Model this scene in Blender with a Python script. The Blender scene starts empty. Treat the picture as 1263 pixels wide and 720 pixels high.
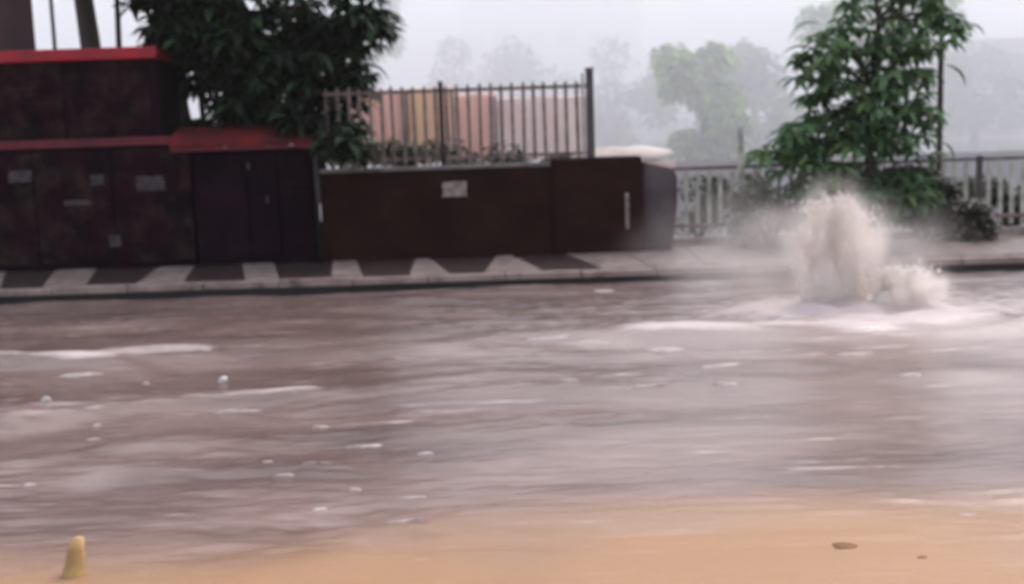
import bpy, bmesh, math, random
import numpy as np
from mathutils import Vector, Matrix, noise as mn

random.seed(7); rng = np.random.default_rng(11)
S = bpy.context.scene
COL = S.collection

# ------------------------------------------------------------------ camera
F = 1354.0; CX, CY = 631.5, 360.0; HE = 1.6
PITCH = math.atan(176 / F); ROLL = 0.033
cam = bpy.data.cameras.new('camera'); co = bpy.data.objects.new('camera', cam); COL.objects.link(co)
S.camera = co
cam.sensor_width = 36; cam.lens = 36 * F / 1263; cam.clip_start = 0.05; cam.clip_end = 3000
fwd = Vector((0, math.cos(PITCH), -math.sin(PITCH)))
rx = Vector((1, 0, 0)); up = rx.cross(fwd)
rx2 = rx * math.cos(ROLL) - up * math.sin(ROLL)
up2 = rx * math.sin(ROLL) + up * math.cos(ROLL)
co.matrix_world = Matrix(((rx2.x, up2.x, -fwd.x, 0), (rx2.y, up2.y, -fwd.y, 0), (rx2.z, up2.z, -fwd.z, HE), (0, 0, 0, 1)))
cam.dof.use_dof = True; cam.dof.focus_distance = 1.5; cam.dof.aperture_fstop = 5.4

# ------------------------------------------------------------------ world, sun
SUN_EL, SUN_AZ = math.radians(52), math.radians(35)      # azimuth measured from +Y towards +X
W = bpy.data.worlds.new('World'); S.world = W; W.use_nodes = True
wn = W.node_tree.nodes; wl = W.node_tree.links
sky = wn.new('ShaderNodeTexSky'); sky.sky_type = 'NISHITA'; sky.sun_disc = False
sky.sun_elevation = SUN_EL; sky.sun_rotation = SUN_AZ; sky.dust_density = 6.0; sky.air_density = 1.0; sky.ozone_density = 1.0
hs = wn.new('ShaderNodeHueSaturation'); hs.inputs['Saturation'].default_value = 0.5
wl.new(sky.outputs[0], hs.inputs['Color']); wl.new(hs.outputs[0], wn['Background'].inputs['Color'])
wn['Background'].inputs['Strength'].default_value = 0.15
sun = bpy.data.lights.new('sun', 'SUN'); so = bpy.data.objects.new('sun', sun); COL.objects.link(so)
sun.energy = 1.5; sun.angle = math.radians(18); sun.color = (1.0, .95, .9)
sd = Vector((math.sin(SUN_AZ) * math.cos(SUN_EL), math.cos(SUN_AZ) * math.cos(SUN_EL), math.sin(SUN_EL)))
so.rotation_euler = sd.to_track_quat('Z', 'Y').to_euler()
S.view_settings.view_transform = 'Standard'; S.view_settings.look = 'None'
S.view_settings.exposure = 1.2; S.view_settings.gamma = 1.0
S.render.resolution_x = 1024; S.render.resolution_y = 583
S.render.engine = 'CYCLES'; S.cycles.volume_bounces = 12; S.cycles.max_bounces = 16

# ------------------------------------------------------------------ helpers
def ray(px, py):
    return fwd + rx2 * ((px - CX) / F) + up2 * ((CY - py) / F)
def P(px, py, Y):
    r = ray(px, py); t = Y / r.y
    return Vector((r.x * t, Y, HE + r.z * t))
def G(px, py, z=0.0):
    r = ray(px, py); t = (z - HE) / r.z
    return Vector((r.x * t, r.y * t, z))
def XW(px, Y, z=1.0):            # world x seen at column px for depth Y, height z
    lo = P(px, 0, Y); hi = P(px, 720, Y); t = (z - lo.z) / (hi.z - lo.z)
    return lo.x + (hi.x - lo.x) * t

def tag(o, label=None, cat=None, group=None, kind=None):
    if label: o['label'] = label
    if cat: o['category'] = cat
    if group: o['group'] = group
    if kind: o['kind'] = kind
    return o
def empty(name, loc=(0, 0, 0), **k):
    o = bpy.data.objects.new(name, None); COL.objects.link(o); o.location = loc
    o.empty_display_size = .2
    return tag(o, **k)

class MB:
    def __init__(s): s.bm = bmesh.new()
    def box(s, x0, x1, y0, y1, z0, z1, bev=0.0, rot=0.0):
        r = bmesh.ops.create_cube(s.bm, size=1)
        vs = r['verts']
        c = Vector(((x0 + x1) / 2, (y0 + y1) / 2, (z0 + z1) / 2))
        for v in vs:
            v.co = Vector((v.co.x * (x1 - x0), v.co.y * (y1 - y0), v.co.z * (z1 - z0)))
            if rot: v.co.rotate(Matrix.Rotation(rot, 3, 'Y'))
            v.co += c
        if bev:
            es = list({e for v in vs for e in v.link_edges})
            bmesh.ops.bevel(s.bm, geom=es, offset=bev, segments=2, affect='EDGES', profile=.6)
        return s
    def tube(s, pts, rad, n=8):
        pts = [Vector(p) for p in pts]; rings = []
        if not hasattr(rad, '__len__'): rad = [rad] * len(pts)
        for i, p in enumerate(pts):
            d = (pts[min(i + 1, len(pts) - 1)] - pts[max(i - 1, 0)]).normalized()
            a = d.cross(Vector((0, 1, 0)) if abs(d.y) < .9 else Vector((1, 0, 0))).normalized(); b = d.cross(a)
            rings.append([s.bm.verts.new(p + (a * math.cos(q) + b * math.sin(q)) * rad[i]) for q in [2 * math.pi * k / n for k in range(n)]])
        for r0, r1 in zip(rings, rings[1:]):
            for k in range(n): s.bm.faces.new((r0[k], r0[(k + 1) % n], r1[(k + 1) % n], r1[k]))
        s.bm.faces.new(rings[0][::-1]); s.bm.faces.new(rings[-1])
        return s
    def prism(s, poly, y0, y1):       # poly in (x,z)
        a = [s.bm.verts.new((x, y0, z)) for x, z in poly]; b = [s.bm.verts.new((x, y1, z)) for x, z in poly]
        s.bm.faces.new(a); s.bm.faces.new(b[::-1]); n = len(a)
        for k in range(n): s.bm.faces.new((a[k], b[k], b[(k + 1) % n], a[(k + 1) % n]))
        return s
    def slab(s, poly, z0, z1):        # poly in (x,y)
        a = [s.bm.verts.new((x, y, z0)) for x, y in poly]; b = [s.bm.verts.new((x, y, z1)) for x, y in poly]
        s.bm.faces.new(a[::-1]); s.bm.faces.new(b); n = len(a)
        for k in range(n): s.bm.faces.new((a[k], a[(k + 1) % n], b[(k + 1) % n], b[k]))
        return s
    def rough(s, amt, sc=3.0, cuts=0):
        if cuts: bmesh.ops.subdivide_edges(s.bm, edges=s.bm.edges[:], cuts=cuts, use_grid_fill=True)
        for v in s.bm.verts:
            n = mn.noise_vector(v.co * sc); v.co += n * amt
        return s
    def build(s, name, mat, parent=None, smooth=False, origin=None):
        bmesh.ops.recalc_face_normals(s.bm, faces=s.bm.faces[:])
        me = bpy.data.meshes.new(name)
        if origin is not None:
            o0 = Vector(origin)
            for v in s.bm.verts: v.co -= o0
        s.bm.to_mesh(me); s.bm.free()
        me.materials.append(mat)
        if smooth: me.polygons.foreach_set('use_smooth', [True] * len(me.polygons))
        o = bpy.data.objects.new(name, me); COL.objects.link(o)
        if parent is not None: o.parent = parent
        if origin is not None: o.location = origin
        return o
def mesh_np(name, V, Fc, mat, parent=None, smooth=True, link=True):
    me = bpy.data.meshes.new(name)
    V = np.asarray(V, np.float32); Fc = np.asarray(Fc, np.int32); k = Fc.shape[1]
    me.vertices.add(len(V)); me.vertices.foreach_set('co', V.ravel())
    me.loops.add(Fc.size); me.loops.foreach_set('vertex_index', Fc.ravel())
    me.polygons.add(len(Fc)); me.polygons.foreach_set('loop_start', np.arange(0, Fc.size, k, dtype=np.int32))
    me.polygons.foreach_set('loop_total', np.full(len(Fc), k, np.int32))
    me.update(calc_edges=True); me.validate()
    me.polygons.foreach_set('use_smooth', [smooth] * len(me.polygons))
    me.materials.append(mat)
    o = bpy.data.objects.new(name, me)
    if link: COL.objects.link(o)
    if parent is not None: o.parent = parent
    return o

# ------------------------------------------------------------------ materials
def mat(name, c, rough=.6, c2=None, sc=2.0, stretch=(1, 1, 1), bump=.15, bsc=30, spec=.5, dirt=None, dsc=1.2, dlo=.45, dhi=.7, trans=0, island=0):
    m = bpy.data.materials.new(name); m.use_nodes = True; N = m.node_tree.nodes; L = m.node_tree.links
    b = N['Principled BSDF']; b.inputs['Roughness'].default_value = rough; b.inputs['Specular IOR Level'].default_value = spec
    tc = N.new('ShaderNodeTexCoord'); mp = N.new('ShaderNodeMapping'); mp.inputs['Scale'].default_value = stretch
    L.new(tc.outputs['Object'], mp.inputs[0])
    n1 = N.new('ShaderNodeTexNoise'); n1.inputs['Scale'].default_value = sc; n1.inputs['Detail'].default_value = 6
    L.new(mp.outputs[0], n1.inputs['Vector'])
    cr = N.new('ShaderNodeValToRGB'); cr.color_ramp.elements[0].position = .35; cr.color_ramp.elements[1].position = .65
    c2 = c2 or tuple(x * .65 for x in c)
    cr.color_ramp.elements[0].color = (*c2, 1); cr.color_ramp.elements[1].color = (*c, 1)
    L.new(n1.outputs['Fac'], cr.inputs[0]); out = cr.outputs[0]
    if dirt:
        n2 = N.new('ShaderNodeTexNoise'); n2.inputs['Scale'].default_value = dsc; n2.inputs['Detail'].default_value = 8; n2.inputs['Roughness'].default_value = .65
        L.new(tc.outputs['Object'], n2.inputs['Vector'])
        r2 = N.new('ShaderNodeMapRange'); r2.inputs[1].default_value = dlo; r2.inputs[2].default_value = dhi
        L.new(n2.outputs['Fac'], r2.inputs[0])
        mx = N.new('ShaderNodeMixRGB'); L.new(r2.outputs[0], mx.inputs[0]); L.new(out, mx.inputs[1]); mx.inputs[2].default_value = (*dirt, 1)
        out = mx.outputs[0]
    if island:
        ge = N.new('ShaderNodeNewGeometry'); oi = N.new('ShaderNodeObjectInfo')
        ad = N.new('ShaderNodeMath'); ad.operation = 'ADD'; L.new(ge.outputs['Random Per Island'], ad.inputs[0]); L.new(oi.outputs['Random'], ad.inputs[1])
        fr = N.new('ShaderNodeMath'); fr.operation = 'FRACT'; L.new(ad.outputs[0], fr.inputs[0])
        mr = N.new('ShaderNodeMapRange'); mr.inputs[3].default_value = 1 - island; mr.inputs[4].default_value = 1 + island
        L.new(fr.outputs[0], mr.inputs[0])
        h = N.new('ShaderNodeHueSaturation'); L.new(mr.outputs[0], h.inputs['Value']); L.new(out, h.inputs['Color']); out = h.outputs[0]
    L.new(out, b.inputs['Base Color'])
    if bump:
        n3 = N.new('ShaderNodeTexNoise'); n3.inputs['Scale'].default_value = bsc; n3.inputs['Detail'].default_value = 5
        L.new(mp.outputs[0], n3.inputs['Vector'])
        bp = N.new('ShaderNodeBump'); bp.inputs['Strength'].default_value = bump; bp.inputs['Distance'].default_value = .02
        L.new(n3.outputs['Fac'], bp.inputs['Height']); L.new(bp.outputs[0], b.inputs['Normal'])
    if trans:
        t = N.new('ShaderNodeBsdfTranslucent'); L.new(out, t.inputs[0]); ms = N.new('ShaderNodeMixShader'); ms.inputs[0].default_value = trans
        L.new(b.outputs[0], ms.inputs[1]); L.new(t.outputs[0], ms.inputs[2]); L.new(ms.outputs[0], N['Material Output'].inputs[0])
    return m
M = {}
M['wall'] = mat('wet_maroon_wall', (.030, .010, .008), .75, (.016, .006, .005), 1.6, (1, 1, 2.5), .5, 18, spec=.06, dirt=(.055, .026, .020), dsc=2.2, dlo=.58, dhi=.8)
M['coping'] = mat('coping_stone', (.23, .19, .18), .5, (.09, .065, .06), 3, bump=.4)
M['pier'] = mat('grey_pier', (.075, .05, .055), .7, (.035, .024, .028), 2.5, bump=.4)
M['dark'] = mat('dark_panel', (.020, .003, .009), .8, (.005, .002, .005), 3, bump=.2, spec=.04, dirt=(.045, .026, .024), dsc=3.2, dlo=.44, dhi=.72)
M['dark2'] = mat('navy_panel', (.013, .0028, .009), .8, (.006, .002, .006), 3, bump=.2, spec=.04, dirt=(.022, .008, .015), dsc=2.4, dlo=.45, dhi=.75)
M['red'] = mat('red_paint', (.46, .003, .022), .4, (.30, .002, .015), 4, (1, 1, 1), .1, 20, dirt=(.06, .01, .014), dsc=2.5, dlo=.55, dhi=.8)
M['redcloth'] = mat('red_canvas', (.20, .002, .004), .8, (.07, .002, .003), 3, bump=.3, dirt=(.03, .006, .008), dsc=2, dlo=.5, dhi=.8)
M['darkred'] = mat('faded_red_paint', (.17, .005, .020), .6, (.08, .004, .014), 4, bump=.15)
M['paper'] = mat('wet_paper', (.085, .06, .068), .7, (.025, .018, .022), 8, bump=.1)
M['sign'] = mat('pale_sign', (.36, .30, .27), .5, (.16, .12, .11), 14, bump=.1)
M['metal'] = mat('dull_metal', (.09, .075, .075), .4, (.05, .04, .04), 6, bump=.15)
M['black'] = mat('black_iron', (.012, .010, .012), .35, bump=.1)
M['pale'] = mat('pale_paint', (.55, .5, .5), .45, (.38, .33, .33), 6, bump=.1)
M['picket'] = mat('fence_iron', (.27, .185, .175), .45, (.09, .065, .062), 8, bump=.15)
M['picketpale'] = mat('pale_fence', (.66, .64, .54), .5, (.32, .31, .27), 5, bump=.15)
M['maroon'] = mat('maroon_board', (.06, .025, .028), .6, (.038, .017, .020), 3, bump=.2)
M['slabpale'] = mat('pale_slab', (.42, .33, .30), .3, (.2, .15, .14), 5, bump=.4, dirt=(.1, .07, .065), dsc=3, dlo=.55, dhi=.8)
M['slabdark'] = mat('dark_slab', (.06, .04, .038), .3, (.035, .024, .025), 5, bump=.4, dirt=(.13, .09, .08), dsc=4, dlo=.58, dhi=.8)
M['kerb'] = mat('kerb_stone', (.40, .30, .27), .35, (.28, .20, .18), 4, bump=.4, dirt=(.07, .045, .042), dsc=3, dlo=.5, dhi=.75)
M['asphalt'] = mat('asphalt', (.05, .045, .045), .6, bump=.3)
M['soil'] = mat('soil', (.13, .10, .08), .8, (.08, .07, .05), 1.0, bump=.4)
M['sand'] = mat('orange_wet_sand', (.36, .2, .11), .5, (.28, .16, .09), 1.3, (1, 2.5, 1), .5, 14, dirt=(.27, .17, .12), dsc=1.6, dlo=.52, dhi=.75)
M['stone'] = mat('brown_stone', (.24, .135, .075), .8, bump=.5, spec=.1)
M['leaf'] = mat('leaf_green', (.12, .225, .09), .6, (.075, .155, .07), 3, bump=0, spec=.3, trans=.35, island=.5)
M['leafyellow'] = mat('leaf_yellow_green', (.15, .24, .07), .55, (.09, .16, .05), 2, bump=0, trans=.3, island=.4)
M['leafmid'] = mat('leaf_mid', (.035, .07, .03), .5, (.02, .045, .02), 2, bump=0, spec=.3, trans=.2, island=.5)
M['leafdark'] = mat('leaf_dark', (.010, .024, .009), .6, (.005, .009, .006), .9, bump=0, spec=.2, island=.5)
M['leafgrey'] = mat('leaf_grey_green', (.11, .14, .075), .6, (.055, .075, .045), 3, bump=0, trans=.2, island=.4)
M['leaflime'] = mat('leaf_lime', (.28, .44, .05), .5, (.2, .34, .05), .8, bump=0, trans=.3, island=.4)
M['leafbrown'] = mat('leaf_brown', (.055, .042, .022), .5, (.03, .028, .016), 3, bump=0, trans=.1, island=.5)
M['bark'] = mat('bark', (.06, .045, .04), .7, (.03, .024, .024), 5, (1, 1, .2), .8, 20)
M['salmon'] = mat('salmon_cloth', (.95, .66, .56), .6, (.90, .56, .47), 2, bump=.2, trans=.7)
M['orange'] = mat('orange_cloth', (.95, .74, .45), .6, (.92, .60, .45), 2, bump=.2, trans=.7)
M['mauve'] = mat('mauve_cloth', (.92, .80, .76), .6, (.82, .64, .60), 2, bump=.2, trans=.7)
M['cream'] = mat('cream_cloth', (.80, .70, .62), .55, (.7, .56, .46), 2, bump=.2)
M['plaster'] = mat('far_plaster', (.50, .46, .50), .8, (.4, .37, .4), .5, bump=.1, dirt=(.25, .24, .25), dsc=.3)
M['glass'] = mat('far_glass', (.05, .06, .08), .1, bump=0)
M['foamwhite'] = mat('foam', (.50, .42, .41), .4, (.28, .22, .21), 25, bump=.5, bsc=60)
M['yellow'] = mat('yellow_paint', (.50, .34, .13), .75, (.32, .19, .09), 8, bump=.2)
M['plastic'] = mat('white_plastic', (.6, .55, .54), .4, bump=.1)

# ------------------------------------------------------------------ water, road, ground
YK = 12.9; YW = 15.0; ZP = 0.15
gnd = MB().box(-700, 700, -60, 1500, -1.0, -.45).build('ground', M['soil']); tag(gnd, kind='structure')
road = MB().box(-120, 120, -.5, 12.95, -.44, -.30).build('road', M['asphalt']); tag(road, kind='structure')

def axis(segs):
    out = []
    for a, b, n in segs: out += list(np.linspace(a, b, n, endpoint=False))
    out.append(segs[-1][1]); return np.array(out)
xs = axis([(-90, -9, 60), (-9, 10, 760), (10, 90, 60)])
ys = axis([(-2, 4.2, 60), (4.2, YK + .06, 700)])
X, Y = np.meshgrid(xs, ys)
Z = np.zeros_like(X)
def gss(a, s): return np.exp(-(a / s) ** 2)
def lat(shape_x, shape_y, seed, X, Y):                   # smooth value noise
    r = np.random.default_rng(seed); n = 256; T = r.standard_normal((n, n))
    u = X * shape_x + 1000; v = Y * shape_y + 1000; i = np.floor(u).astype(int); j = np.floor(v).astype(int)
    fu = u - i; fv = v - j; fu = fu * fu * (3 - 2 * fu); fv = fv * fv * (3 - 2 * fv)
    g = lambda a, b: T[a % n, b % n]
    return (g(i, j) * (1 - fu) * (1 - fv) + g(i + 1, j) * fu * (1 - fv) + g(i, j + 1) * (1 - fu) * fv + g(i + 1, j + 1) * fu * fv)
wx = X + .25 * lat(.7, .9, 1, X, Y); wy = Y + .16 * lat(.5, .8, 2, X, Y)
calm = 1 - .45 * np.clip((X + .5) / 3, 0, 1) * np.clip((10.5 - Y) / 2, 0, 1)
Z += .014 * lat(.55, 1.6, 3, wx, wy) + .009 * lat(1.1, 3.2, 4, wx, wy) + calm * (.0044 * lat(2.4, 7, 5, wx, wy) + .0026 * lat(5, 15, 6, wx, wy) + .0014 * lat(11, 30, 8, X, Y))
# standing waves read off the photograph (pixel line -> ridge)
def ridge(p, q, h, s, x0, x1):
    a = G(*p); b = G(*q); yl = a.y + (b.y - a.y) * (X - a.x) / (b.x - a.x) + .10 * lat(.9, .1, int(p[1]), X, Y * 0)
    ca = G(x0, p[1]).x; cb = G(x1, q[1]).x
    m = 1 / (1 + np.exp(-(X - ca) * 3)) * 1 / (1 + np.exp((X - cb) * 3))
    return h * m * (gss(Y - yl, s) - .45 * gss(Y - yl + 2.1 * s, s * 1.4)) * (1 + .35 * lat(1.3, .1, int(p[0]) + 5, X, Y * 0))
Z += ridge((0, 516), (380, 487), .032, .13, -300, 520)
Z += ridge((380, 490), (1263, 462), .035, .22, 300, 1300)
Z += ridge((200, 436), (1200, 402), .055, .34, 60, 1500)
Z += ridge((0, 447), (110, 455), .035, .14, -200, 150)
Z += ridge((600, 430), (1000, 452), .03, .2, 560, 1100)
Z += ridge((0, 400), (500, 392), .018, .25, -200, 600)
S1 = G(1032, 380); S2 = G(1112, 382)
for c, h, s in ((S1, .10, .42), (S2, .07, .32)):
    r = np.hypot(X - c.x, (Y - c.y)); Z += h * gss(r, s) + .02 * np.cos(r * 15) * gss(r - .6, .7)
Z -= .03 * gss(Y - YK, .12)
Zb = Z.copy()
V = np.stack([X, Y, Z], -1).reshape(-1, 3)
ny, nx = X.shape; idx = np.arange(ny * nx).reshape(ny, nx)
Fc = np.stack([idx[:-1, :-1], idx[:-1, 1:], idx[1:, 1:], idx[1:, :-1]], -1).reshape(-1, 4)

wm = bpy.data.materials.new('muddy_water'); wm.use_nodes = True; N = wm.node_tree.nodes; L = wm.node_tree.links
b = N['Principled BSDF']; b.inputs['Roughness'].default_value = .16; b.inputs['IOR'].default_value = 1.33; b.inputs['Specular IOR Level'].default_value = .6
def node(t, **k):
    n = N.new(t)
    for a, v in k.items(): n.inputs[a].default_value = v
    return n
tc = node('ShaderNodeTexCoord')
def nz(scale, st, det=5, rg=.55, dist=0):
    mp = N.new('ShaderNodeMapping'); mp.inputs['Scale'].default_value = st; L.new(tc.outputs['Object'], mp.inputs[0])
    n = N.new('ShaderNodeTexNoise'); n.inputs['Scale'].default_value = scale; n.inputs['Detail'].default_value = det; n.inputs['Roughness'].default_value = rg; n.inputs['Distortion'].default_value = dist
    L.new(mp.outputs[0], n.inputs['Vector']); return n.outputs['Fac']
def ramp(src, p):
    c = N.new('ShaderNodeValToRGB')
    while len(c.color_ramp.elements) < len(p): c.color_ramp.elements.new(.5)
    for e, (q, col) in zip(c.color_ramp.elements, p): e.position = q; e.color = (*col, 1) if len(col) == 3 else col
    L.new(src, c.inputs[0]); return c.outputs[0]
base = ramp(nz(1.1, (.45, 1.3, 1), 7, .6, .4), [(.28, (.088, .058, .055)), (.5, (.16, .108, .098)), (.74, (.265, .19, .17))])
at_ = N.new('ShaderNodeAttribute'); at_.attribute_name = 'silt'
mx = N.new('ShaderNodeMixRGB'); L.new(at_.outputs['Fac'], mx.inputs[0]); L.new(base, mx.inputs[1]); mx.inputs[2].default_value = (.285, .155, .082, 1)
at2 = N.new('ShaderNodeAttribute'); at2.attribute_name = 'foam'
fn = nz(5, (.35, 1.5, 1), 8, .7, .6)
mu = N.new('ShaderNodeMath'); mu.operation = 'MULTIPLY_ADD'; L.new(at2.outputs['Fac'], mu.inputs[0]); mu.inputs[1].default_value = .55; L.new(fn, mu.inputs[2])
fr = N.new('ShaderNodeMapRange'); fr.inputs[1].default_value = .66; fr.inputs[2].default_value = .95; L.new(mu.outputs[0], fr.inputs[0])
th = N.new('ShaderNodeMapRange'); th.inputs[1].default_value = .60; th.inputs[2].default_value = .74; th.inputs[4].default_value = .7; L.new(nz(3.2, (.28, 3.4, 1), 4, .6, .8), th.inputs[0])
pt_ = N.new('ShaderNodeMapRange'); pt_.inputs[1].default_value = .45; pt_.inputs[2].default_value = .6; L.new(nz(.9, (.6, 1.2, 1), 3, .5, .3), pt_.inputs[0])
tm = N.new('ShaderNodeMath'); tm.operation = 'MULTIPLY'; L.new(th.outputs[0], tm.inputs[0]); L.new(pt_.outputs[0], tm.inputs[1])
fx = N.new('ShaderNodeMath'); fx.operation = 'MAXIMUM'; L.new(fr.outputs[0], fx.inputs[0]); L.new(tm.outputs[0], fx.inputs[1]); fr = fx
m2 = N.new('ShaderNodeMixRGB'); L.new(fr.outputs[0], m2.inputs[0]); L.new(mx.outputs[0], m2.inputs[1]); m2.inputs[2].default_value = (.55, .46, .45, 1)
at3 = N.new('ShaderNodeAttribute'); at3.attribute_name = 'froth_sheen'
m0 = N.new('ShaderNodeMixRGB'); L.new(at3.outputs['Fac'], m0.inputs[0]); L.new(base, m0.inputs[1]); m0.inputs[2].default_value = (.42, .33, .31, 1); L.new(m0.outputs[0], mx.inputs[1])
L.new(m2.outputs[0], b.inputs['Base Color'])
rr = N.new('ShaderNodeMapRange'); rr.inputs[3].default_value = .16; rr.inputs[4].default_value = .5; L.new(fr.outputs[0], rr.inputs[0]); ra = N.new('ShaderNodeMath'); ra.operation = 'MULTIPLY_ADD'; ra.inputs[1].default_value = .35; L.new(at_.outputs['Fac'], ra.inputs[0]); L.new(rr.outputs[0], ra.inputs[2]); L.new(ra.outputs[0], b.inputs['Roughness'])
bp = N.new('ShaderNodeBump'); bp.inputs['Strength'].default_value = .55; bp.inputs['Distance'].default_value = .012
L.new(nz(9, (.5, 1.4, 1), 6, .62, .3), bp.inputs['Height']); L.new(bp.outputs[0], b.inputs['Normal'])
water = mesh_np('flood_water', V, Fc, wm); tag(water, kind='structure')
# silt: sand stirred up in the shallows next to the near bank; foam: thin suds on the crests
edge = 4.18 + .10 * np.tanh(X / 1.2) + .10 * lat(.5, .1, 21, X, Y * 0) - .22 * gss(X + 1.1, .7)
silt = np.clip(1 - (Y - edge) / .85, 0, 1); silt = silt * silt * (3 - 2 * silt)
silt = np.clip(silt * (1 + .16 * lat(1.5, 4, 22, X, Y)), 0, 1)
gy = np.gradient(Zb, axis=0) / np.gradient(Y, axis=0)
foam = np.clip((Zb - .035) / .05, 0, 1) + .8 * np.clip(gss(np.hypot(X - S1.x, Y - S1.y), .9) + gss(np.hypot(X - S2.x, Y - S2.y), .6), 0, 1)
foam += .45 * np.clip(gss(Y - 10.4, 1.1) * (X > 0.5), 0, 1) * np.clip((X - .5) / 2, 0, 1)
foam = np.clip(foam, 0, 1)
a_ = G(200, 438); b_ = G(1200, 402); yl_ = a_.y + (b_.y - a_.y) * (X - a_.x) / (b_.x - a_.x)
froth_sheen = .85 * gss(Y - yl_ + .25 * lat(.6, .3, 41, X, Y), .75) * np.clip((X + 3.0) / 6, 0, 1) + .65 * gss(Y - 8.8, 2.6) * np.clip((X - .2) / 3.2, 0, 1)  # aerated-water tint; also paints the bright sky sheen into the right side
c_ = G(115, 590); froth_sheen += .45 * gss(X - c_.x - (Y - c_.y) * .12, .16) * gss(Y - c_.y, .5)
froth_sheen = np.clip(froth_sheen * (.75 + .45 * lat(.5, 2.2, 42, wx, wy)), 0, 1)
for nme, arr in (('silt', silt), ('foam', foam), ('froth_sheen', froth_sheen)):
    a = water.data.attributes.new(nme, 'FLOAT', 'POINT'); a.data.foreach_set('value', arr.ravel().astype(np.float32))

# near bank of wet orange sand
bx = axis([(-60, -6, 20), (-6, 6, 200), (6, 60, 20)]); by = axis([(-8, 3, 20), (3, 5.6, 70)])
BX, BY = np.meshgrid(bx, by)
be = 4.45 + .10 * lat(.5, .1, 21, BX, BY * 0) - .20 * gss(BX + 1.1, .7)
BZ = -.07 + .03 * (1 - np.exp(-np.clip(be - BY, 0, 9) * 1.8)) - .12 * np.clip(BY - be, 0, 3) + .006 * lat(2, 4, 31, BX, BY) + .003 * lat(8, 10, 32, BX, BY)
i2 = np.arange(BX.size).reshape(BX.shape)
bank = mesh_np('sand_bank', np.stack([BX, BY, BZ], -1).reshape(-1, 3), np.stack([i2[:-1, :-1], i2[:-1, 1:], i2[1:, 1:], i2[1:, :-1]], -1).reshape(-1, 4), M['sand'])
tag(bank, kind='structure')

# ------------------------------------------------------------------ kerb and pavement
pav = empty('pavement', (0, YK, 0), kind='structure')
def rel(o, par):      # parent keeping world placement (parents are only translated)
    o.parent = par; o.location = Vector(o.location) - Vector(par.location); return o
MB().box(-60, 60, YK + .16, 17.2, -.44, ZP - .03).rough(0).build('base_course', M['slabdark']).parent = None
bo = bpy.data.objects['base_course']; rel(bo, pav)
kerb = empty('kerb', (0, YK, 0), kind='structure')
x = -9.0; k = 0
while x < 11:
    w = .9 + random.uniform(-.02, .02)
    dz = random.uniform(-.008, .008); dy = random.uniform(-.008, .008)
    o = MB().box(x + .006, x + w - .006, YK + dy, YK + .158 + dy, ZP - .085, ZP + dz, .012).build('kerbstone', M['kerb']); rel(o, kerb)
    x += w; k += 1
o = MB().box(-60, 60, YK + .035, YK + .16, -.40, ZP - .088).build('kerb_footing', M['black']); rel(o, kerb)
# slabs: alternately pale and dark, joints skewed as in the photograph
cols = [(-230, -230), (-120, -110), (-60, -40), (0, 8), (52, 68), (106, 120), (168, 196), (226, 240), (302, 298), (345, 338), (408, 410), (448, 440), (505, 512), (555, 530), (598, 612), (668, 632), (742, 690), (800, 770), (870, 850), (930, 905), (990, 960), (1060, 1020), (1120, 1085), (1190, 1150), (1260, 1212), (1330, 1275), (1400, 1340)]
pale_set = {1, 3, 4, 6, 8, 10, 12, 14, 15}
pl = lambda i: (i in (2, 4, 6, 8, 10, 12, 14)) or i >= 16
ya, yb = YK + .165, YW + .0
for i, (c0, c1) in enumerate(zip(cols, cols[1:])):
    xa0 = P(c0[0], 345, ya).x; xa1 = P(c1[0], 345, ya).x; xb0 = P(c0[1], 322, yb).x; xb1 = P(c1[1], 322, yb).x
    g = .008; dz = random.uniform(-.006, .006)
    if i >= 15: ybb = 15.5
    else: ybb = yb
    o = MB().slab([(xa0 + g, ya), (xa1 - g, ya), (xb1 - g, ybb - .01), (xb0 + g, ybb - .01)], ZP - .06, ZP + (.012 if pl(i) else 0) + dz).build('paving_slab', M['slabpale'] if pl(i) else M['slabdark'])
    rel(o, pav)

# ------------------------------------------------------------------ maroon wall
xl, xr = XW(394, YW), XW(792, YW)
xm = XW(680, YW)
ZT = P(560, 209, YW).z
wall = empty('boundary_wall', (xl, YW, ZP), label='dark maroon boundary wall with coping, carrying the picket fence', cat='wall')
o = MB().box(xl, xm, YW, YW + .3, ZP - .05, ZT).rough(.012, 2.2, 12).build('wall_body', M['wall']); rel(o, wall)
o = MB().box(xm + .004, xr, YW - .06, YW + .36, ZP - .05, ZT + .10, .05).rough(.012, 2.2, 4).build('end_section', M['wall']); rel(o, wall)
# rounded grey end
xe = XW(835, YW)
bmw = MB(); pts = []
r = .16
prof = [(xr + .004, ZP - .05), (xe - .09, ZP - .05), (xe - .04, .45), (xe, .8), (xe, ZT - .10 - r)]
for a in range(0, 91, 15): prof.append((xe - r + r * math.cos(math.radians(a)), ZT - .06 - r + r * math.sin(math.radians(a))))
prof.append((xr + .004, ZT + .02))
bmw.prism(prof, YW - .02, YW + .34)
bmesh.ops.bevel(bmw.bm, geom=bmw.bm.edges[:], offset=.02, segments=2, affect='EDGES')
o = tag(bmw.build('rounded_end', M['pier'], smooth=True), 'grey rounded end of the maroon wall'); rel(o, wall)
cx0 = xl
while cx0 < xm - .1:
    w = min(.72, xm - cx0)
    o = MB().box(cx0 + .005, cx0 + w - .005, YW - .03, YW + .33, ZT + random.uniform(-.002, .002), ZT + .055, .01).build('coping_stone', M['coping']); rel(o, wall)
    cx0 += w
p = P(561, 233, YW)
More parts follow.
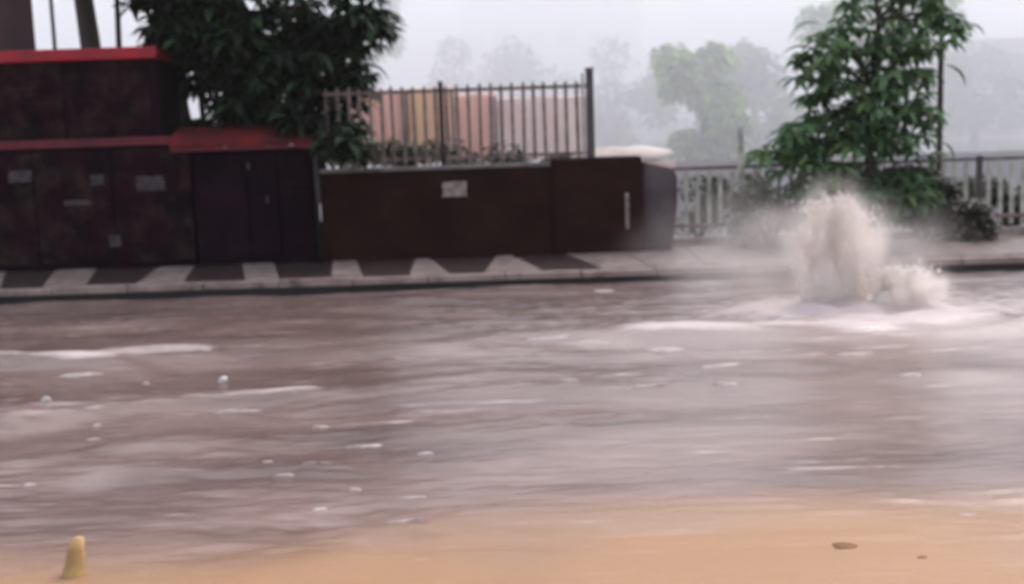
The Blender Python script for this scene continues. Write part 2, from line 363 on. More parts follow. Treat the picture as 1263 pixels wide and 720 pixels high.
def patch(pp, w, h, y, m, name, seed=0, th=.008):
    r = random.Random(seed); n = 16; poly = []
    for k in range(n):
        a = 2 * math.pi * k / n; c, s = math.cos(a), math.sin(a); q = 1 / max(abs(c), abs(s)) * (1 + r.uniform(-.12, .06))
        poly.append((pp.x + c * q * w / 2, pp.z + s * q * h / 2))
    return MB().prism(poly, y - th, y - .001).build(name, m)
o = patch(p, .34, .21, YW - .012, M['sign'], 'notice_board', 3, .03); o['label'] = 'small pale weathered notice on the maroon wall'; rel(o, wall)
p0 = P(774, 282, YW - .07); p1 = P(774, 238, YW - .07)
o = MB().box(p0.x - .025, p0.x + .025, YW - .09, YW - .055, p0.z, p1.z, .008).build('marker_strip', M['sign']); o['label'] = 'narrow pale upright strip near the end of the wall'; rel(o, wall)

# ------------------------------------------------------------------ picket fence on wall
YF = YW + .15
x0, x1 = XW(398, YF, 2), XW(729, YF, 2)
fence = empty('picket_fence', (x0, YF, ZT + .06), label='dark iron picket fence standing on the maroon wall', cat='fence')
zb, zt = ZT + .06, P(560, 105, YF).z
xx = XW(724, YF, 2) - .13
while xx > x0:
    lean = random.uniform(-.012, .012)
    top = zt + random.uniform(-.012, .018)
    m = MB().box(xx - .022, xx + .022, YF - .012, YF + .012, zb + .03, top - .035)
    m.prism([(xx - .022, top - .035), (xx + .022, top - .035), (xx, top + .015)], YF - .012, YF + .012)
    if lean:
        for v in m.bm.verts: v.co.x += (v.co.z - zb) * lean
    o = m.build('picket', M['picket']); rel(o, fence)
    xx -= .148
for z in (zb + .10, zt - .07):
    o = MB().box(x0, x1 - .05, YF + .014, YF + .044, z - .022, z + .022).build('rail', M['picket']); rel(o, fence)
xp = XW(545, YF, 2)
o = MB().box(xp - .032, xp + .032, YF - .07, YF - .016, ZT - .06, zt + .05, .006).build('post', M['black']); rel(o, fence)
xp = XW(728, YF, 2)
o = MB().box(xp - .05, xp + .05, YF - .05, YF + .05, ZT + .10, zt + .14, .01).build('post', M['metal']); rel(o, fence)
o2 = MB().box(xp - .062, xp + .062, YF - .062, YF + .062, zt + .142, zt + .165, .005).build('post_cap', M['metal']); o2.parent = o
o = MB().box(xp - .115, xp - .075, YF - .03, YF, ZT + .10, zt + .1, .004).build('post_plate', M['pale']); rel(o, fence)

# ------------------------------------------------------------------ low pale fence on the right
YR = 15.6
x0, x1 = XW(828, YR), XW(1420, YR)
zb2 = .32; zt2 = P(1000, 203, YR).z
lowf = empty('low_fence', (x0, YR, ZP), label='low pale paling fence running behind the right-hand tree', cat='fence')
xx = x0 + .05
while xx < x1:
    jit = random.uniform(-.01, .01)
    o = MB().box(xx - .03, xx + .03, YR - .012, YR + .012, zb2 + random.uniform(-.01, .01), zt2 - .05 + random.uniform(-.015, .015), .004).build('paling', M['picketpale']); rel(o, lowf)
    xx += .165 + jit
for z in (zb2 + .12, zt2):
    o = MB().box(x0, x1, YR - .05, YR - .015, z - .025, z + .025, .004).build('rail', M['picket']); rel(o, lowf)
for px in (912, 1205, 1330):
    xp = XW(px, YR); top = zt2 + .05 if px != 912 else zt2 + .55
    o = MB().box(xp - .035, xp + .035, YR - .11, YR - .052, ZP, top, .006).build('post', M['picketpale' if px == 912 else 'metal']); rel(o, lowf)
o = MB().box(x0, x1, YR - .1, YR + .12, ZP - .05, zb2 - .05, .015).rough(.008, 2, 10).build('plinth', M['slabpale']); rel(o, lowf)

# thin lamp pole by the right tree
xp = XW(1158, 16.1)
pole = empty('utility_pole', (xp, 16.1, ZP - .05), label='thin grey upright pole rising beside the right-hand tree', cat='pole')
o = MB().tube([(xp, 16.1, ZP - .05), (xp, 16.1, 3.5), (xp, 16.1, 6.2)], [.045, .04, .035], 10).build('pole_shaft', M['metal'], smooth=True); rel(o, pole)
o = MB().tube([(xp, 16.1, ZP - .05), (xp, 16.1, ZP + .25)], [.07, .065], 10).build('pole_base', M['metal'], smooth=True); rel(o, pole)

# ------------------------------------------------------------------ stalls on the left
def px2x(px, Y, z=1.2): return XW(px, Y, z)
YS = 15.2
sa = empty('market_stall', (px2x(100, YS), YS, ZP), label='tall dark roadside stall with a red roof edge at the far left', cat='stall')
L0, L1 = px2x(-150, YS), px2x(236, YS); U1 = px2x(194, YS, 2.6)
zmid = P(100, 176, YS).z; ztop = P(100, 68, YS).z
# lower body: four panels with recessed joints
o = MB().box(L0, L1, YS + .03, YS + 1.1, ZP - .02, zmid - .07).build('stall_body', M['dark2']); rel(o, sa)
n = 4
for i in range(n):
    a = L0 + (L1 - L0) * i / n; c = L0 + (L1 - L0) * (i + 1) / n
    o = MB().box(a + .012, c - .012, YS - .012 + .006 * (i % 2), YS + .028, ZP + .06, zmid - .12, .012).rough(.006, 3, 3).build('front_panel', M['dark']); rel(o, sa)
o = MB().box(L0, L1, YS - .03, YS + 1.1, zmid - .068, zmid + .05, .012).build('counter_edge', M['darkred']); rel(o, sa)
for i in range(3):
    a = L0 + (U1 - L0) * i / 3; c = L0 + (U1 - L0) * (i + 1) / 3
    o = MB().box(a + .02, c - .02, YS + .09, YS + .12, zmid + .06, ztop - .09, .01).build('shutter', M['dark']); rel(o, sa)
    for q in range(5):
        zz = zmid + .12 + q * (ztop - zmid - .2) / 5
        o2 = MB().box(a + .05, c - .05, YS + .078, YS + .094, zz, zz + .05, .006).build('shutter_rib', M['dark']); rel(o2, sa); w_ = o2.location.copy(); o2.parent = o; o2.location = Vector(w_) + Vector(sa.location) - Vector((0, 0, 0)) - Vector(sa.location) * 1
        o2.location = Vector((0, 0, 0)); 
o = MB().box(L0, U1 - .01, YS + .125, YS + 1.0, zmid + .012, ztop - .02).build('upper_body', M['dark2']); rel(o, sa)
o = MB().box(U1 - .12, U1, YS + .02, YS + .12, zmid + .012, ztop - .02, .01).build('corner_post', M['dark2']); rel(o, sa)
o = MB().box(L0 - .05, U1 + .03, YS - .03, YS + 1.1, ztop - .08, ztop + .085, .025).build('roof_edge', M['red']); rel(o, sa)
for (px, py, w, h, sd) in ((120, 222, .19, .14, 1), (95, 250, .36, .07, 2), (142, 297, .16, .17, 4), (25, 218, .32, .16, 5)):
    q = P(px, py, YS - .02); o = patch(q, w, h, YS - .02, M['paper'], 'paper_notice', sd); rel(o, sa)
q = P(186, 226, YS - .02); o = patch(q, .40, .20, YS - .02, M['paper'], 'torn_notice', 9); rel(o, sa)

sb = empty('market_stall', (px2x(315, YS), YS, ZP), label='lower dark stall with a rounded red canopy between the tall stall and the wall', cat='stall')
B0, B1 = px2x(238, YS), px2x(388, YS)
zt3 = P(300, 182, YS).z
o = MB().box(B0 + .01, B1, YS + .05, YS + 1.0, ZP - .02, zt3).build('stall_body', M['dark2']); rel(o, sb)
for (a, c, z0, z1, m) in ((B0 + .02, B0 + .75, ZP + .08, zt3 - .07, 'dark2'), (B0 + .77, B1 - .5, ZP + .08, zt3 - .07, 'dark2'), (B1 - .48, B1 - .02, ZP + .08, P(365, 232, YS).z, 'dark2'), (B1 - .48, B1 - .02, P(365, 229, YS).z, zt3 - .07, 'dark2')):
    o = MB().box(a, c, YS + .01, YS + .047, z0, z1, .012).rough(.005, 3, 3).build('door_panel', M[m]); rel(o, sb)
for px, py in ((330, 246), (306, 205)):
    q = P(px, py, YS); o = MB().box(q.x - .012, q.x + .012, YS - .03, YS + .009, q.z - .05, q.z + .05, .004).build('door_handle', M['metal']); rel(o, sb)
# canopy
a0, a1 = px2x(214, YS, 1.9), px2x(392, YS, 1.9)
nx_, nt = 40, 9; V_ = []; 
for i in range(nx_ + 1):
    u = i / nx_; x_ = a0 + (a1 - a0) * u
    drop = .03 * math.sin(u * 9) * .4 + .16 * max(0, (u - .55) / .45) ** 2
    for j in range(nt + 1):
        t = j / nt; an = t * math.pi / 2
        yy = YS + .55 - .75 * math.sin(an); zz = zt3 + .01 + (.30 - drop) * math.cos(an) + .012 * math.sin(u * 40) * t
        V_.append((x_, yy, zz))
F_ = [(i * (nt + 1) + j, (i + 1) * (nt + 1) + j, (i + 1) * (nt + 1) + j + 1, i * (nt + 1) + j + 1) for i in range(nx_) for j in range(nt)]
o = mesh_np('canopy', V_, F_, M['redcloth']); md = o.modifiers.new('s', 'SOLIDIFY'); md.thickness = .012; rel(o, sb)
o = MB().box(a0, a1, YS - .205, YS - .18, zt3 - .035, zt3 + .012, .005).build('canopy_rail', M['darkred']); rel(o, sb)

# black post with pale glint
xp = XW(393, 15.0)
pt = empty('iron_post', (xp, 15.0, ZP), label='thin black iron post between the low stall and the maroon wall', cat='post')
o = MB().tube([(xp, 15.0, ZP), (xp, 15.0, P(393, 172, 15.0).z)], .045, 12).build('post_shaft', M['black'], smooth=True); rel(o, pt)
zc = P(395, 190, 15.0).z
o = MB().tube([(xp + .05, 14.98, zc), (xp + .18, 14.96, zc + .0), (xp + .34, 14.98, zc + .04)], [.035, .02, .014], 8).build('bracket', M['metal'], smooth=True); rel(o, pt)
zc = P(395, 262, 15.0).z
o = MB().box(xp + .012, xp + .04, 14.945, 14.965, zc - .12, zc + .12, .005).build('glint_strip', M['pale']); rel(o, pt)  # pale strip painting a light glint onto the black post

# maroon board and dark uprights behind the tall stall
YB = 16.7
b0, b1 = px2x(-200, YB, 3), px2x(46, YB, 3)
hd = empty('hoarding', (b1, YB, ZP), label='maroon board standing up behind the red roof edge of the tall stall', cat='hoarding')
for i in range(3):
    a = b0 + (b1 - b0) * i / 3; c = b0 + (b1 - b0) * (i + 1) / 3
    o = MB().box(a + .008, c - .008, YB, YB + .04, 1.2, 5.0, .006).build('board_panel', M['maroon']); rel(o, hd)
for xq in (b0 + .1, b1 - .1):
    o = MB().box(xq - .05, xq + .05, YB + .042, YB + .12, ZP - .1, 5.0).build('support_post', M['bark']); rel(o, hd)
def post(px, w, Y, top, m, label, cat='post', name='upright_post', lean=0):
    x_ = px2x(px, Y, 3)
    o = MB().tube([(0, 0, 0), (lean * .5, 0, top * .5), (lean, 0, top)], [w / 2, w / 2, w / 2 * .9], 10).build(name, m, smooth=True); o.location = (x_, Y, ZP - .1)
    return tag(o, label, cat)
post(70, .06, 16.8, 5.4, M['black'], 'thin black upright post next to the maroon board behind the tall stall')

# ------------------------------------------------------------------ foliage
LT = []      # leaf template: lanceolate, folded, drooping along +X
st = [0, .12, .3, .5, .7, .88, 1.0]; wd = [.02, .09, .145, .15, .115, .055, .004]
for t, w in zip(st, wd):
    z = .12 * math.sin(t * 1.6) - .42 * t * t
    x = t - .12 * t * t
    LT += [(x, -w, z + w * .35), (x, 0, z), (x, w, z + w * .35)]
LT = np.array(LT); LF = []
for i in range(len(st) - 1):
    a = i * 3; LF += [(a, a + 3, a + 4, a + 1), (a + 1, a + 4, a + 5, a + 2)]
LF = np.array(LF)
# broad short leaf with few faces for far foliage
ST = np.array([(0, 0, 0), (.35, -.28, .05), (.4, 0, .02), (.35, .28, .05), (1, 0, -.2)]); SF = np.array([(0, 1, 2, 2), (0, 2, 3, 3), (1, 4, 2, 2), (2, 4, 3, 3)])
SF3 = np.array([(0, 1, 2), (0, 2, 3), (1, 4, 2), (2, 4, 3)])
def rotm(yaw, pitch, rollv):
    cy, sy = np.cos(yaw), np.sin(yaw); cp, sp = np.cos(pitch), np.sin(pitch); cr, sr = np.cos(rollv), np.sin(rollv)
    Rz = np.array([[cy, -sy, 0], [sy, cy, 0], [0, 0, 1]]); Ry = np.array([[cp, 0, -sp], [0, 1, 0], [sp, 0, cp]]); Rx = np.array([[1, 0, 0], [0, cr, -sr], [0, sr, cr]])
    return Rz @ Ry @ Rx
def leaves(name, items, m, parent, tmpl='L'):
    T, Fq = (LT, LF) if tmpl == 'L' else (ST, SF3)
    V = []; Fs = []; k = len(T)
    for i, (p, yaw, pit, ro, s) in enumerate(items):
        V.append((T * s) @ rotm(yaw, pit, ro).T + p); Fs.append(Fq + i * k)
    o = mesh_np(name, np.concatenate(V), np.concatenate(Fs), m, parent); return o
leafmesh = {}
def leafobj(m, item, parent):
    p, yaw, pit, ro, s = item
    if m.name not in leafmesh:
        o = mesh_np('leaf', LT, LF, m, None, link=False); leafmesh[m.name] = o.data
    o = bpy.data.objects.new('leaf', leafmesh[m.name]); COL.objects.link(o)
    R = Matrix(rotm(yaw, pit, ro).tolist()).to_4x4(); o.matrix_basis = Matrix.Translation(Vector(p)) @ R @ Matrix.Scale(s, 4); o.parent = parent
    return o
def tree(name, label, base, trunk, clusters, m, leafsize, nparts, whorl=8, group=None, cat='tree', seed=1, depth=.7, trunk_r=.1, tips=()):
    """clusters: (px,py,Y,rx_px,ry_px,count_of_whorls)"""
    r = random.Random(seed)
    t = empty(name, base, label=label, cat=cat, group=group); bv = Vector(base)
    tr = [Vector(q) - bv for q in trunk]
    o = MB().tube(tr, [trunk_r * (1 - .55 * i / (len(tr) - 1)) for i in range(len(tr))], 10).rough(.012, 5).build('trunk', M['bark'], t, smooth=True)
    items = []; outer = []
    for (px, py, Yc, rx_, ry_, n) in clusters:
        c = P(px, py, Yc); sx = rx_ * Yc / F; sz = ry_ * Yc / F
        # a limb from the trunk
        best = min(tr[1:], key=lambda q: (q + bv - c).length + max(0, (q + bv).z - c.z) * 2)
        e = c - bv; mid = (best + e) / 2 + Vector((0, 0, .08))
        MB().tube([best, mid, e], [trunk_r * .35, trunk_r * .22, .012], 6).build('limb', M['bark'], t, smooth=True)
        for k in range(n):
            while True:
                u = Vector((r.uniform(-1, 1), r.uniform(-1, 1), r.uniform(-1, 1)))
                if u.length < 1: break
            q = Vector((c.x + u.x * sx, c.y + u.y * depth * .9, c.z + u.z * sz)) - bv
            a0 = r.uniform(0, 6.28); nn = whorl + r.randint(-2, 2); s0 = leafsize * r.uniform(.5, 1.2)
            for w in range(nn):
                yaw = a0 + w * 6.283 / nn + r.uniform(-.3, .3)
                it = (np.array(q), yaw, r.uniform(-.55, .25), r.uniform(-.4, .4), s0 * r.uniform(.8, 1.15))
                (outer if (u.y < -.05 and u.length > .45) else items).append(it)
    for (px, py, Yc, ang, s) in tips:       # single leaves one can pick out
        q = P(px, py, Yc) - bv; yaw = 0 if math.cos(ang) > 0 else math.pi
        outer.insert(0, (np.array(q), yaw, math.asin(math.sin(ang)), r.uniform(-.2, .2), s))
    nt_ = len(tips); rest = outer[nt_:]; r.shuffle(rest); outer = outer[:nt_] + rest
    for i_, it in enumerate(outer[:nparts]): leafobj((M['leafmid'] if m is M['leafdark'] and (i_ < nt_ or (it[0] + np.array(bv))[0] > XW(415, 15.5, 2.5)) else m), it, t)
    items += outer[nparts:]
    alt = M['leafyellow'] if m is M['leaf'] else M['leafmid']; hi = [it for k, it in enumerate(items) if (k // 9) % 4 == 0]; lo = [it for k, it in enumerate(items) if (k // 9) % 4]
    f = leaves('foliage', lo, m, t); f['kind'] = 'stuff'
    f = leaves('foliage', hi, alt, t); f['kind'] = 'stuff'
    return t

# right-hand tree
YT = 14.9
bR = G(1075, 320, ZP); bR = Vector((XW(1075, YT, .3), YT, ZP))
trR = [bR, bR + Vector((.03, .05, .7)), bR + Vector((-.03, .1, 1.4)), bR + Vector((.04, .1, 2.1)), bR + Vector((.1, .1, 3.0))]
clR = [(1060, 235, YT, 95, 40, 78), (1010, 215, YT, 50, 45, 37), (1110, 225, YT, 45, 50, 37), (1035, 165, YT, 70, 35, 61), (1090, 150, YT, 60, 40, 58), (1050, 105, YT, 60, 30, 44), (1010, 80, YT, 35, 22, 15),
       (1040, 50, YT, 45, 22, 22), (1095, 60, YT + .2, 40, 28, 24), (1140, 45, YT + .3, 45, 26, 22), (1120, 100, YT + .2, 32, 28, 20), (1090, 10, YT + .2, 70, 22, 24), (1175, 25, YT + .3, 25, 14, 8), (975, 165, YT, 25, 22, 12), (955, 190, YT, 22, 14, 8),
       (1070, -50, YT + .2, 100, 40, 34), (1150, -30, YT + .3, 50, 25, 14)]
rd = math.radians
tpR = [(1165, 80, YT - .1, rd(-28), .46), (1140, 150, YT - .3, rd(-40), .40), (1160, 175, YT - .3, rd(-38), .36), (1190, 30, YT, rd(-12), .34), (1000, 60, YT - .2, rd(180 - 8), .42), (1000, 100, YT - .2, rd(180 + 22), .40), (985, 160, YT - .3, rd(180 + 12), .42), (960, 170, YT - .3, rd(180 + 35), .38), (1010, 30, YT - .2, rd(180 - 5), .38)]
tree('leafy_tree', 'hazy green tree with long drooping leaves on the right behind the spray', bR, trR, clR, M['leaf'], .30, 200, seed=4, trunk_r=.09, tips=tpR, depth=.6)

# dark tree at upper left
YL = 15.7
bL = Vector((XW(300, YL + .6, .3), YL + .6, ZP - .05))
zf = lambda px, py, Y: P(px, py, Y)
trL = [bL, bL + Vector((.05, 0, 1.0)), bL + Vector((-.05, -.1, 2.0)), bL + Vector((.1, -.1, 3.0)), bL + Vector((.2, -.2, 4.4))]
clL = [(300, 40, YL, 110, 50, 120), (235, 25, YL + .3, 60, 45, 70), (330, 100, YL, 70, 55, 110), (370, 150, YL, 50, 38, 60), (400, 80, YL, 60, 60, 80), (435, 25, YL, 45, 45, 50), (300, 150, YL + .5, 70, 35, 70), (415, 160, YL - .1, 30, 28, 22), (418, 165, 14.75, 26, 26, 14), (440, 185, 14.75, 18, 12, 5), (230, 60, YL + .6, 45, 22, 26), (290, 95, YL + .9, 60, 40, 60), (370, 60, YL + .9, 80, 60, 90),
       (200, 10, YL + .3, 40, 30, 34), (300, -60, YL, 170, 60, 80), (180, -90, YL - .2, 120, 50, 40), (440, -70, YL, 60, 50, 26), (60, -120, YL - .2, 120, 50, 30), (275, -170, YL - .3, 260, 60, 60), (120, -230, YL - 1, 300, 60, 50)]
tpL = [(440, 40, YL - .4, rd(-25), .50), (450, 80, YL - .4, rd(-18), .44), (425, 120, YL - .45, rd(-45), .42), (435, 140, YL - .45, rd(-38), .46), (440, 170, YL - .45, rd(-35), .40), (420, 150, YL - .5, rd(-52), .40), (445, 110, YL - .4, rd(-30), .34), (430, 60, YL - .4, rd(-35), .4)]
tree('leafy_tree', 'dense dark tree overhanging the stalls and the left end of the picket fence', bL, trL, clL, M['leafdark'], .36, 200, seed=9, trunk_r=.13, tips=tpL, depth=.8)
# slim dark trunks behind the stalls
for px, w, top, ln, lb in ((112, .34, 5.0, -.05, 'dark slender trunk behind the tall stall, nearest the maroon board'), (225, .20, 4.4, .08, 'dark slender trunk just right of the tall stall roof'), (150, .10, 5.0, .02, 'thin dark trunk behind the tall stall between the thick trunk and the leafy crown'), (247, .10, 4.2, .03, 'thinnest dark trunk seen over the red canopy')):
    x_ = px2x(px, 16.7, 3); bt = Vector((x_, 16.7, ZP - .1))
    t = empty('slender_tree', bt, label=lb, cat='tree', group='slim trunks behind the stalls')
    MB().tube([(0, 0, 0), (ln, 0, top * .35), (-ln, 0, top * .6), (ln * 2, 0, top)], [w * .6, w * .5, w * .45, w * .35], 10).rough(.02, 3).build('trunk', M['bark'], t, smooth=True)
    its = []; rr_ = random.Random(int(px))
    for k in range(260):
        a = rr_.uniform(0, 6.28); q = np.array((rr_.gauss(0, .35), rr_.gauss(0, .35), top + rr_.gauss(.1, .3)))
        its.append((q, a, rr_.uniform(-.6, .3), rr_.uniform(-.4, .4), .3 * rr_.uniform(.7, 1.2)))
    f = leaves('foliage', its, M['leafdark'], t); f['kind'] = 'stuff'

def bush(name, label, px, py, Y, wx_, wz, m, n, s, seed, cat='bush', zbase=None, dp=.45, tm='S', group=None):
    r = random.Random(seed); c = P(px, py, Y); zb_ = ZP - .05 if zbase is None else zbase
    base = Vector((c.x, Y, zb_)); t = empty(name, base, label=label, cat=cat, group=group)
    h = c.z - zb_
    for k in range(5):
        e = Vector((r.uniform(-.6, .6) * wx_, r.uniform(-.3, .3) * dp, h * r.uniform(.7, 1.1)))
        MB().tube([(0, 0, 0), e * .5 + Vector((0, 0, .1)), e], [.03, .022, .008], 6).build('stem', M['bark'], t, smooth=True)
    its = []
    lobes = [(r.uniform(-.7, .7), r.uniform(-.5, .5), r.uniform(-.7, .7), r.uniform(.3, .55)) for _ in range(9)]
    for k in range(n):
        l = r.choice(lobes); u = Vector((r.gauss(0, 1), r.gauss(0, 1), r.gauss(0, 1))).normalized() * (r.uniform(.4, 1) ** .5) * l[3]
        q = np.array(((l[0] + u.x) * wx_, (l[1] + u.y) * dp, h + (l[2] + u.z) * wz))
        if q[2] < .02: q[2] = .02
        its.append((q, r.uniform(0, 6.28), r.uniform(-.8, .5), r.uniform(-.5, .5), s * r.uniform(.6, 1.2)))
    f = leaves('foliage', its, m, t, tm); f['kind'] = 'stuff'
    return t
bush('bush', 'dark brownish bush at the foot of the right-hand tree', 1140, 248, 15.1, .78, .52, M['leafbrown'], 3000, .15, 31)
bush('bush', 'grey-green bush left of the right-hand tree behind the spray', 950, 258, 15.15, .6, .40, M['leafgrey'], 1500, .13, 32)
for i, (px, wx_, lb) in enumerate(((862, .55, 'olive shrub behind the low pale fence, next to the rounded wall end'), (935, .5, 'olive shrub behind the low pale fence, left of the right-hand tree'), (1010, .5, 'olive shrub behind the low pale fence and the right-hand tree'), (1215, .5, 'olive shrub behind the low pale fence, right of the brownish bush'), (1275, .5, 'olive shrub behind the low pale fence at the right edge'))):
    bush('shrub', lb, px, 250, 16.6, wx_, .42, M['leafgrey'], 1300, .12, 70 + i, 'shrub', dp=.4, group='shrubs behind the low pale fence')
# hedges behind the picket fence
for i, (px, wx_) in enumerate(((450, .8), (520, .7), (590, .65), (655, .6), (705, .5))):
    lab = ['grey-green shrub behind the picket fence, nearest the dark tree', 'grey-green shrub behind the picket fence just left of its black post', 'grey-green shrub behind the picket fence just right of its black post', 'grey-green shrub behind the picket fence, second from its end post', 'small grey-green shrub behind the end post of the picket fence'][i]
    bush('shrub', lab, px, 192 + (6 if i < 2 else 10), 16.4, wx_, .30 if i < 3 else .16, M['leafgrey'], 900, .11, 50 + i, 'shrub', dp=.4, group='shrubs behind the picket fence')

# stalls draped with coloured cloth beyond the fence
def draped(label, pxa, pxb, pyt, Y, m, seed, pyb=182):
    a = P(pxa, pyt, Y); c = P(pxb, pyt, Y); zt_ = a.z; zb_ = P(pxa, pyb, Y).z
    base = Vector(((a.x + c.x) / 2, Y, -.45)); t = empty('draped_stall', base, label=label, cat='stall', group='cloth-draped stalls beyond the picket fence')
    w = (c.x - a.x) / 2; zt_ += .45; zb_ += .45
    for sx in (-1, 1):
        for yy in (.02, 1.4): MB().box(sx * w - .04, sx * w + .04, yy + .03, yy + .11, 0, zt_ - .02).build('leg', M['metal'], t)
    n, mm = 40, 10; V_ = []
    for i in range(n + 1):
        for j in range(mm + 1):
            u = i / n; v = j / mm
            V_.append((-w + 2 * w * u, -.02 + .05 * math.sin(u * 37 + seed) * v + .03 * math.sin(u * 15), zt_ + (zb_ - .3 - zt_) * v + .02 * math.sin(u * 9 + seed)))
    F_ = [(i * (mm + 1) + j, (i + 1) * (mm + 1) + j, (i + 1) * (mm + 1) + j + 1, i * (mm + 1) + j + 1) for i in range(n) for j in range(mm)]
    mesh_np('front_cloth', V_, F_, m, t)
    V2 = [(-w - .05 + (2 * w + .1) * i / 20, .03 + 1.5 * j / 8, zt_ + .03 + .03 * math.sin(i * 1.3 + seed) * math.sin(j * .8)) for i in range(21) for j in range(9)]
    F2 = [(i * 9 + j, (i + 1) * 9 + j, (i + 1) * 9 + j + 1, i * 9 + j + 1) for i in range(20) for j in range(8)]
    mesh_np('top_cloth', V2, F2, m, t)
    MB().box(-w + .05, w - .05, .3, 1.3, 0, zt_ * .55).build('table', M['maroon'], t)
draped('salmon-pink draped stall beyond the fence, nearest the dark tree', 405, 499, 116, 20.0, M['salmon'], 1)
draped('salmon and orange draped stall beyond the fence by its black post', 501, 556, 112, 20.4, M['orange'], 2)
draped('dusty pink draped stall beyond the middle of the fence', 558, 609, 118, 21.0, M['salmon'], 3)
draped('pale mauve draped stall beyond the right end of the fence', 611, 722, 122, 21.5, M['mauve'], 4)
# cream tarpaulin heap beyond the wall
c = P(772, 187, 22.0)
m = MB(); bmesh.ops.create_uvsphere(m.bm, u_segments=28, v_segments=14, radius=1)
for v in m.bm.verts:
    v.co = Vector((v.co.x * .95, v.co.y * .7, max(v.co.z, -.2) * .22)); v.co += mn.noise_vector(v.co * 2.3) * .10
o = m.build('tarpaulin_heap', M['cream'], smooth=True); o.location = (c.x, 22.0, c.z - .12); tag(o, 'bright cream tarpaulin humped over a heap just right of the picket fence', 'tarpaulin')
o.parent = None
hp = MB().box(-.9, .9, -.6, .6, 0, c.z + .42 - .2, .03).build('crate_stack', M['mauve']); hp.location = (c.x, 22.0, -.45); tag(hp, 'pale low crate platform under the cream tarpaulin', 'platform')

# low wall strip behind the shrubs
bw = MB().box(px2x(-300, 23), px2x(1500, 23), 23.2, 23.4, -.45, P(700, 204, 23).z).rough(.01, 1, 6).build('rear_wall', M['plaster'])
tag(bw, 'pale rear wall crossing behind everything in the mist', 'wall')

# ------------------------------------------------------------------ far trees and buildings in the mist
def fartree(px, py, Y, w, h, m, label, seed, n=2600):
    r = random.Random(seed); c = P(px, py, Y); base = Vector((c.x, Y, -.45)); hh = c.z + .45
    t = empty('distant_tree', base, label=label, cat='tree', group='trees fading into the mist')
    MB().tube([(0, 0, 0), (.1, 0, hh * .5), (0, 0, hh)], [.25, .2, .1], 8).build('trunk', M['bark'], t, smooth=True)
    lob = [(r.uniform(-.8, .8) * w, r.uniform(-.8, .8) * w, hh + r.uniform(-.8, .8) * h, r.uniform(.3, .5) * min(w, h)) for _ in range(14)]
    its = []
    for k in range(n):
        l = r.choice(lob); u = Vector((r.gauss(0, 1), r.gauss(0, 1), r.gauss(0, 1))).normalized() * l[3] * r.uniform(.6, 1)
        its.append((np.array((l[0] + u.x, l[1] + u.y, l[2] + u.z)), r.uniform(0, 6.28), r.uniform(-.7, .4), 0, r.uniform(.3, .6)))
    f = leaves('crown', its, m, t, 'S'); f['kind'] = 'stuff'
fartree(868, 140, 31, 1.2, 2.2, M['leaflime'], 'faint lime-green tree dissolving in the mist left of the right-hand tree', 1)
fartree(760, 150, 44, 2.4, 1.7, M['leafgrey'], 'low round grey-green tree in the mist just right of the fence end post', 11)
fartree(930, 120, 40, 1.8, 2.6, M['leafgrey'], 'tall grey-green tree in the mist touching the left side of the right-hand tree', 12, 3600)
fartree(1200, 110, 42, 2.2, 1.5, M['leafgrey'], 'grey-green tree in the mist right of the thin pole', 13)
fartree(690, 130, 50, 3.0, 2.6, M['leafgrey'], 'broad grey tree almost lost in the mist above the right end of the picket fence', 14)
fartree(560, 120, 52, 3.4, 2.4, M['leafgrey'], 'broad grey tree almost lost in the mist above the middle of the picket fence', 15)
fartree(1060, 30, 36, 2.6, 1.8, M['leaflime'], 'pale yellow-green tree in the mist behind the top of the right-hand tree', 2)
fartree(800, 175, 62, 4.5, 1.6, M['leafgrey'], 'grey-green tree mass low in the mist right of the picket fence', 3)
fartree(455, 60, 40, 1.0, 3.0, M['leaflime'], 'pale green tree in the mist right behind the dark tree', 4)
fartree(100, 120, 60, 3.0, 2.0, M['leafgrey'], 'grey tree in the mist behind the stalls', 5)
def building(px0, px1, pyt, Y, label, rows, cols_, seed):
    a = P(px0, pyt, Y); c = P(px1, pyt, Y); base = Vector(((a.x + c.x) / 2, Y, -.45)); w = (c.x - a.x) / 2; h = a.z + .45
    t = empty('distant_building', base, label=label, cat='building', group='buildings in the mist')
    MB().box(-w, w, 0, 9, 0, h).build('wall', M['plaster'], t)
    MB().box(-w - .2, w + .2, -.2, 9.2, h + .002, h + .3).build('roof', M['plaster'], t)
    for i in range(rows):
        for j in range(cols_):
            x_ = -w + 2 * w * (j + .5) / cols_; z_ = h * (i + .5) / rows
            fr_ = MB().box(x_ - .75, x_ + .75, -.08, -.002, z_ - .75, z_ + .75, .02).build('window', M['plaster'], t)
            MB().box(x_ - .62, x_ + .62, -.10, -.082, z_ - .62, z_ + .62).build('pane', M['glass'], fr_)
    for i in range(1, rows):
        MB().box(-w, w, -.35, -.004, h * i / rows - .08, h * i / rows + .08).build('ledge', M['cream'], t)
building(1150, 1420, 60, 46, 'pale ledged building in the mist at the far right', 3, 4, 1)
building(560, 790, -120, 80, 'broad grey building almost lost in the mist above the picket fence', 5, 6, 2)
building(-60, 300, -60, 85, 'pale building almost lost in the mist behind the stalls', 4, 7, 3)

